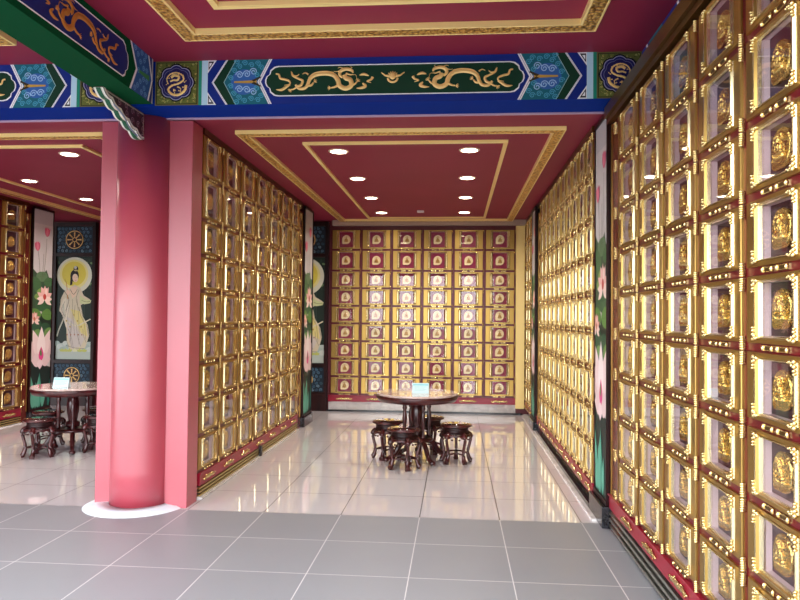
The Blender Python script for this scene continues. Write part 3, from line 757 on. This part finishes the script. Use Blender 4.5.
BCX = -.4665; BH = 1.4465; LCX = -2.83-BH
bm = MB().box(-14, 1.29, YF, YF+.3045, ZC, ZF-.0005)
beam = bm.obj('painted_beam', 'beam_blue')
tag(beam, 'blue painted beam with gilt dragons spanning above both bays', 'beam')
zc = (ZC+ZF)/2
Pn = Paint()
beam_segment(Pn, 0, BH, .166)
seg = Pn.data('painted_panel')
for cx in (BCX, LCX):
    o = link('painted_panel', seg, beam, (cx, YF-.001, zc))
    mb = MB()
    s_ = .725/(740-92)
    dragon(mb, 1, -.52, .003, s_*.99); dragon(mb, -1, .52, .003, s_*.99); pearl(mb, 0.0, .02, 1.35)
    mb.obj('dragon_relief', 'gold_paint', o, (0, -.0085, 0))
for cx, fl in ((-2.079, 1), (-2.665, -1), (1.135, -1)):
    Pm = Paint(); square_medallion(Pm, 0, .155 if cx > 1 else .166 if cx > -2.2 else .164)
    o = Pm.obj('square_medallion', beam, (cx, YF-.001, zc))
    mb = MB(); coil(mb, 0, fl); mb.obj('coiled_dragon', 'gold_paint', o, (0, -.0085, 0))

# ------------------------------------------------------------------ green cross beam over the column, running towards the camera
gx0, gx1 = -2.505, -2.245
g = MB().box(gx0, gx1, 2.155, YF-.045, ZC, ZF-.0005).obj('green_beam', 'beam_green')
tag(g, 'dark green beam with a blue dragon panel running out over the column', 'beam')
Pg = Paint(); hh = .166; L0 = 0
# local x = distance towards the camera is negative; panel faces +x (rotz 90): local x -> world y
def gp(pts, c): Pg.poly(pts, c)
gp([(-.02, -hh), (0, -hh), (0, hh), (-.02, hh)], (190, 190, 200))
gp([(-.09, hh), (-.02, hh), (-.02, -hh), (-.09, -hh), (.0, 0)], (26, 44, 120))
gp([(-.085, hh), (-.065, hh), (-.005, 0), (-.065, -hh), (-.085, -hh), (-.025, 0)], BW)
gp([(-.345, hh), (-.085, hh), (-.025, 0), (-.085, -hh), (-.345, -hh), (-.25, 0)], (36, 84, 150))
for a, b in ((-.10, .04), (-.10, -.04), (-.14, .1), (-.14, -.1), (-.15, .04), (-.15, -.04), (-.18, .14), (-.18, -.14), (-.20, .07), (-.20, -.07), (-.24, .11), (-.24, -.11), (-.28, .14), (-.28, -.14), (-.12, .14), (-.12, -.14), (-.23, 0)):
    Pg.spiral(a, b, .022, (110, 160, 216), .006, 1)
gp([(-.22, .01), (-.06, .02), (-.06, -.02), (-.22, -.01)], (60, 130, 70))
gp([(-.36, hh), (-.335, hh), (-.245, 0), (-.335, -hh), (-.36, -hh), (-.27, 0)], BW)
def gc(g_, c):
    a = -.43+g_; hz = .115+g_
    gp([(-2.5, -hz), (a-.03, -hz), (a+.0, -hz+.02), (a+.01, -.07), (a+.035, -.05), (a+.045, 0), (a+.035, .05), (a+.01, .07), (a, hz-.02), (a-.03, hz), (-2.5, hz)], c)
gc(.009, BW); gc(0, (22, 38, 112))
pg = Pg.obj('painted_panel', g, (gx1+.001, YF-.045, zc), PI/2)
for i, (o_, f_) in enumerate(((-.92, -1), (-1.85, 1))):
    mb = MB(); dragon(mb, f_, o_, .0, s_*1.12); mb.obj('dragon_relief', mat('orange_gold', (196, 128, 56), metal=.2, rough=.45) if i == 0 else bpy.data.materials['orange_gold'], pg, (0, -.006, 0))

# beam along the right wall
rb = MB().box(1.2955, 1.545, 2.155, YF+.3, ZC, ZF-.0005).obj('side_beam', 'beam_blue')
tag(rb, 'blue beam with white chevrons above the nearest right wall', 'beam')
Pr = Paint(); Pr.rect(-2.6, 0, -hh, hh, BLUE)
for d in (.1, .75, 1.5, 2.2):
    Pr.poly([(-d, hh), (-d-.09, 0), (-d, -hh), (-d-.03, -hh), (-d-.12, 0), (-d-.03, hh)], BW)
    Pr.poly([(-d-.06, hh), (-d-.15, 0), (-d-.06, -hh), (-d-.36, -hh), (-d-.45, 0), (-d-.36, hh)], TEAL)
    for a in (.1, .2, .3):
        for b in (-.1, 0, .1): Pr.spiral(-d-.1-a, b, .026, (110, 170, 216), .007)
pr = link('painted_panel', Pr.data('painted_panel', -1, 1), rb, (1.2945, YF+.0, zc), -PI/2)

# ------------------------------------------------------------------ column, pilasters, bracket, ring
CXc, CYc = -2.487, 5.28
col = MB(); n = 64
col.lathe([(.235, .0), (.234, .3), (.232, 1.5), (.224, ZC-.002)], n)
ct = thing('column', 'tall round pink-red column with flat side pilasters at the front of the bays', 'column', (CXc, CYc, 0))
col.obj('shaft', 'column_red', ct)
for x0, x1 in ((-2.835, CXc-.14), (CXc+.14, -2.085)):
    o = MB().box(x0-CXc, x1-CXc, -.07, .145, 0, ZC-.012).obj('pilaster', 'column_red', ct); bevel(o, .006)
ring = MB(); n = 56
prof = [(.238, .0), (.238, .035), (.30, .026), (.35, .018), (.385, .0)]
for r_, z in prof:
    for i in range(n):
        a = 2*PI*i/n; ring.vert((-.035*(r_ > .24)+r_*math.cos(a)*(1.04 if r_ > .3 else 1), r_*math.sin(a), z))
for j in range(len(prof)-1):
    for i in range(n): ring.face([j*n+i, j*n+(i+1) % n, (j+1)*n+(i+1) % n, (j+1)*n+i], True)
o = ring.obj('base_ring', 'ring_white', ct); o['label'] = 'pale bluish white ring on the floor around the column foot'
# corbel bracket
bt = thing('corbel_bracket', 'carved corbel with white scalloped edge under the green beam', 'bracket', (-2.445, 0, 0))
out = []
m_ = 5
y_a, z_a, y_b, z_b = 4.43, ZC-.001, 5.045, 2.86
prof = []
for i in range(m_*8+1):
    t = i/(m_*8); y = y_a+(y_b-y_a)*t; z = z_a-.003-(z_a-.003-z_b)*(t**.9)
    sc2 = .018*abs(math.sin(PI*t*m_))
    prof.append((y-sc2*.35, z-sc2*.9))
def bracket_plate(x0, x1, pr_, top=ZC-.001, yb=5.05):
    mb = MB(); pts = [(pr_[0][0], top)]+pr_+[(yb, top)]
    b = len(mb.v)
    for x in (x0, x1):
        for y, z in pts: mb.vert((x, y, z))
    k_ = len(pts)
    for i in range(k_): mb.face([i, (i+1) % k_, k_+(i+1) % k_, k_+i], False)
    mb.face(list(range(k_))[::-1], False); mb.face([k_+i for i in range(k_)], False)
    return mb
bracket_plate(-.032, .032, prof).obj('body', mat('bracket_dark', (58, 24, 34), rough=.5), bt)
def edge_strip(x0, x1, off):
    mb = MB()
    for y, z in prof:
        for x in (x0, x1): mb.vert((x, y-off, z-off))
    for i in range(len(prof)-1): mb.face([2*i, 2*i+2, 2*i+3, 2*i+1], False)
    return mb
edge_strip(-.0335, .0335, .002).obj('white_edge', mat('edge_white', (232, 228, 214), rough=.5), bt)
edge_strip(-.017, .017, .004).obj('green_edge', mat('edge_green', (16, 88, 58), rough=.5), bt)
Pb = Paint()
bp = [(y, z) for y, z in prof]
Pb.stroke([(y+.012, z+.012) for y, z in bp], .02, (240, 236, 224))
Pb.stroke([(y_a+.05, z_a-.012), (5.04, z_a-.012), (5.038, z_b+.03)], .01, (190, 180, 160))
Pb.stroke(smoothline([(4.58, 2.99), (4.72, 2.95), (4.82, 2.89), (4.95, 2.86)]), .018, (176, 196, 226))
for a, b in ((4.66, 3.035), (4.76, 3.03), (4.86, 3.02), (4.95, 3.03), (5.03, 3.0), (4.86, 2.955), (4.95, 2.95), (5.03, 2.93), (5.02, 2.87), (4.77, 2.98)):
    Pb.spiral(a, b, .026, (176, 140, 150), .006, 1, 1.4, a*9); Pb.spiral(a+.02, b-.015, .014, (120, 60, 70), .005, -1, 1.2, a*5)
Pb.obj('scroll_painting', bt, (.033, 0, 0), PI/2)

# ------------------------------------------------------------------ tables and stools
def make_table(x, y, label):
    t = thing('round_table', label, 'table', (x, y, 0), 0)
    H = .71; R = .435
    MB().lathe([(R-.01, H-.024), (R, H-.018), (R, H-.005), (R-.006, H)], 56).obj('marble_top', 'marble', t)
    MB().lathe([(R-.05, H-.09), (R-.02, H-.085), (R-.008, H-.06), (R+.004, H-.035), (R-.002, H-.0245)], 56).obj('apron', 'wood', t)
    MB().lathe([(.05, .24), (.075, .26), (.075, .30), (.045, .32), (.05, .36), (.062, .42), (.066, .5), (.055, .57), (.045, .585), (.07, .6), (.08, .619)], 24).obj('pedestal', 'wood', t)
    MB().lathe([(.16, .2), (.175, .205), (.175, .225), (.16, .239)], 32).obj('lower_disc', 'wood', t)
    for i in range(4):
        a = PI/6+i*PI/2; c, s = math.cos(a), math.sin(a); r = .145
        MB().lathe([(.02, .24), (.028, .25), (.02, .27), (.016, .33), (.02, .38), (.026, .44), (.02, .5), (.016, .53), (.026, .55), (.02, .57), (.026, .619)], 12, (r*c, r*s)).obj('post', 'wood', t)
        pts = [(.10, .20), (.16, .19), (.21, .15), (.24, .10), (.28, .055), (.325, .035), (.355, .03)]
        L_ = smoothline([(p_[0]*c, p_[0]*s, p_[1]) for p_ in pts], 4)
        rad = [.036-.014*i_/(len(L_)-1) for i_ in range(len(L_))]
        mb = MB().tube(L_, rad, 10, .75); mb.ell((.355*c, .355*s, .024), (.034, .034, .0235), 12, 6)
        mb.obj('leg', 'wood', t)
    return t
def make_stool(x, y, a0, label, group):
    t = thing('drum_stool', label, 'stool', (x, y, 0), a0, group)
    H = .40; R = .165
    MB().lathe([(R-.02, H-.028), (R, H-.022), (R+.002, H-.012), (R-.002, H-.002), (R-.02, H-.002)], 40).obj('seat_rim', 'wood', t)
    MB().lathe([(.0001, H-.004), (R-.02, H-.0035), (R-.0205, H+.0005), (.0001, H+.001)], 36, cap=False).obj('seat_inlay', 'wood_top', t)
    MB().lathe([(R-.04, H-.10), (R-.02, H-.095), (R-.035, H-.085), (R-.04, H-.05), (R-.03, H-.029)], 36).obj('drum', 'wood_dark', t)
    n = 5
    for i in range(n):
        a = i*2*PI/n; c, s = math.cos(a), math.sin(a)
        pts = [(.125, .305), (.152, .285), (.163, .25), (.150, .19), (.133, .12), (.138, .06), (.158, .018), (.168, .012)]
        L_ = smoothline([(p_[0]*c, p_[0]*s, p_[1]) for p_ in pts], 4); k_ = len(L_)
        rad = [.029-.013*math.sin(PI*min(1, j/(k_-1)*1.15))**.7 if j/(k_-1) > .25 else .026 for j in range(k_)]
        rad[-1] = .013
        MB().tube(L_, rad, 10).obj('leg', 'wood', t)
        # carved apron between two legs
        b = a+2*PI/n; mb = MB(); arc = []
        for j in range(13):
            u = a+.16+(b-a-.32)*j/12; arc.append((.150*math.cos(u), .150*math.sin(u), .268+.016*abs(math.sin(PI*j/12*2))+.006*math.sin(PI*j/12)))
        mb.tube(arc, .008, 6)
        arc2 = []
        for j in range(9):
            u = a+.1+(b-a-.2)*j/8; arc2.append((.146*math.cos(u), .146*math.sin(u), .292))
        mb.tube(arc2, .011, 6)
        for j in range(3):
            u = a+(b-a)*(.3+.2*j); mb.ell((.150*math.cos(u), .150*math.sin(u), .252), (.012, .012, .010), 8, 5)
        mb.obj('carved_apron', 'wood', t)
        arc3 = [(( .128-.045*math.sin(PI*j/8))*math.cos(a+(b-a)*j/8), (.128-.045*math.sin(PI*j/8))*math.sin(a+(b-a)*j/8), .095+.012*math.sin(PI*j/8)) for j in range(9)]
        MB().tube(arc3, .009, 6).obj('stretcher', 'wood', t)
    return t
TX, TY = -.365, 7.3
make_table(TX-.04, TY, 'round marble topped rosewood table in front of the back niches')
for dx, dy, lab in ((-.36, .02, 'carved wooden stool standing left of the central table'), (.385, -.1, 'carved wooden stool standing right of the central table'), (-.15, -.45, 'carved wooden stool in front of the central table'), (.08, .38, 'carved wooden stool mostly hidden behind the central table')):
    make_stool(TX+dx*.98, TY+dy, random.random()*2, lab, 'stools around the central table')
TX2, TY2 = -4.27, 7.35
make_table(TX2, TY2, 'round marble topped table at left, partly behind the pilaster')
for dx, dy, lab in ((-.12, -.42, 'dark carved stool in front of the left table'), (-.36, .12, 'dark carved stool at the left end of the left table'), (.36, -.08, 'dark carved stool nearest the pilaster, right of the left table'), (.06, .42, 'dark carved stool behind the left table')):
    make_stool(TX2+dx, TY2+dy, random.random()*2, lab, 'stools around the left table')
def sign(x, y, z, rz, label):
    t = thing('table_sign', label, 'sign', (x, y, z), rz)
    mb = MB(); w = .088; h = .105
    mb.v += [(-w, -.028, .004), (w, -.028, .004), (w, .0, h), (-w, .0, h), (-w, .028, .004), (w, .028, .004)]
    for f_ in ((0, 1, 2, 3), (3, 2, 5, 4), (0, 3, 4), (1, 5, 2), (0, 4, 5, 1)): mb.face(f_, False)
    mb.obj('holder', 'acrylic', t)
    P = Paint(); P.rect(-.08, .08, .012, .098, (206, 238, 240)); P.rect(-.08, .08, .08, .098, (150, 214, 222))
    for i in range(4): P.rect(-.065, .065-.02*(i % 2), .066-i*.013, .070-i*.013, (150, 190, 196))
    o = P.obj('card', t, (0, -.030, .001)); o.rotation_euler = (-.268, 0, 0)
    MB().box(-w-.002, w+.002, -.03, .03, 0, .004).obj('foot', 'acrylic', t)
sign(TX-.0, TY-.07, .7105, .0, 'small pale cyan card holder on the central table')
sign(TX2-.02, TY2-.2, .7105, .0, 'small pale cyan card holder on the left table')

# ------------------------------------------------------------------ downlights
DL = []
LMB = MB().lathe([(.075, -.006), (.0755, -.0005)], 32).data('lamp_lens', 'lamp')
RMB = MB()
for r_, z in ((.076, -.0005), (.076, -.007), (.092, -.007), (.098, -.0005)):
    for i in range(32): RMB.vert((r_*math.cos(2*PI*i/32), r_*math.sin(2*PI*i/32), z))
for j in range(3):
    for i in range(32): RMB.face([j*32+i, j*32+(i+1) % 32, (j+1)*32+(i+1) % 32, (j+1)*32+i], True)
RMD = RMB.data('rim', 'rim')
rown = ['nearest', 'second', 'third', 'farthest']
for bx, bay in ((0, 'main bay'), (-P3, 'left bay')):
    for xi, (x, side) in enumerate(((-1.11, 'left'), (.115, 'right'))):
        for yi, y in enumerate((6.3, 7.55, 8.78, 10.02)):
            t = thing('downlight', 'round recessed downlight, %s of the %s row in the %s ceiling' % (rown[yi], side, bay), 'downlight', (x+bx, y, ZC), 0, 'downlights in the %s' % bay)
            link('lens', LMB, t); link('rim', RMD, t)
            ld = bpy.data.lights.new('downlight_beam', 'AREA'); ld.shape = 'DISK'; ld.size = .14; ld.energy = 10; ld.color = (1, .93, .84); ld.spread = 2.6
            lo = bpy.data.objects.new('downlight_beam', ld); C.objects.link(lo); lo.parent = t; lo.location = (0, 0, -.012)
t = MB().box(-.05, .05, -.03, .03, -.03, 0).obj('ceiling_sensor', 'sensor', None, (-.52, 9.85, ZC-.0005)); bevel(t, .006); tag(t, 'small white box on the red ceiling between the downlight rows', 'sensor')
# skirting clip on the left wall
o = MB().box(0, .03, -.02, .02, 0, .11).obj('cable_clip', 'granite', None, (XL+.016, 7.18, .0005+.014)); tag(o, 'small black bracket on the slatted skirting of the left wall', 'bracket')

# ------------------------------------------------------------------ daylight
w = bpy.data.worlds.new('world'); sc.world = w; w.use_nodes = True
bg = w.node_tree.nodes['Background']; bg.inputs[0].default_value = (.92, .955, 1.0, 1); bg.inputs[1].default_value = 6.6
sun = bpy.data.lights.new('sun', 'SUN'); sun.energy = 1; sun.angle = .02; sun.color = (1, .96, .9)
so = bpy.data.objects.new('sun', sun); C.objects.link(so); so.rotation_euler = (math.radians(-10), math.radians(12), 0)

sc.view_settings.view_transform = 'Standard'; sc.view_settings.look = 'None'; sc.view_settings.gamma = 1; sc.view_settings.use_curve_mapping = False
sc.view_settings.exposure = 0.1
cy = sc.cycles
cy.max_bounces = 10; cy.transparent_max_bounces = 16; cy.diffuse_bounces = 5; cy.glossy_bounces = 5
cy.caustics_reflective = True; cy.sample_clamp_indirect = 8; cy.use_denoising = True
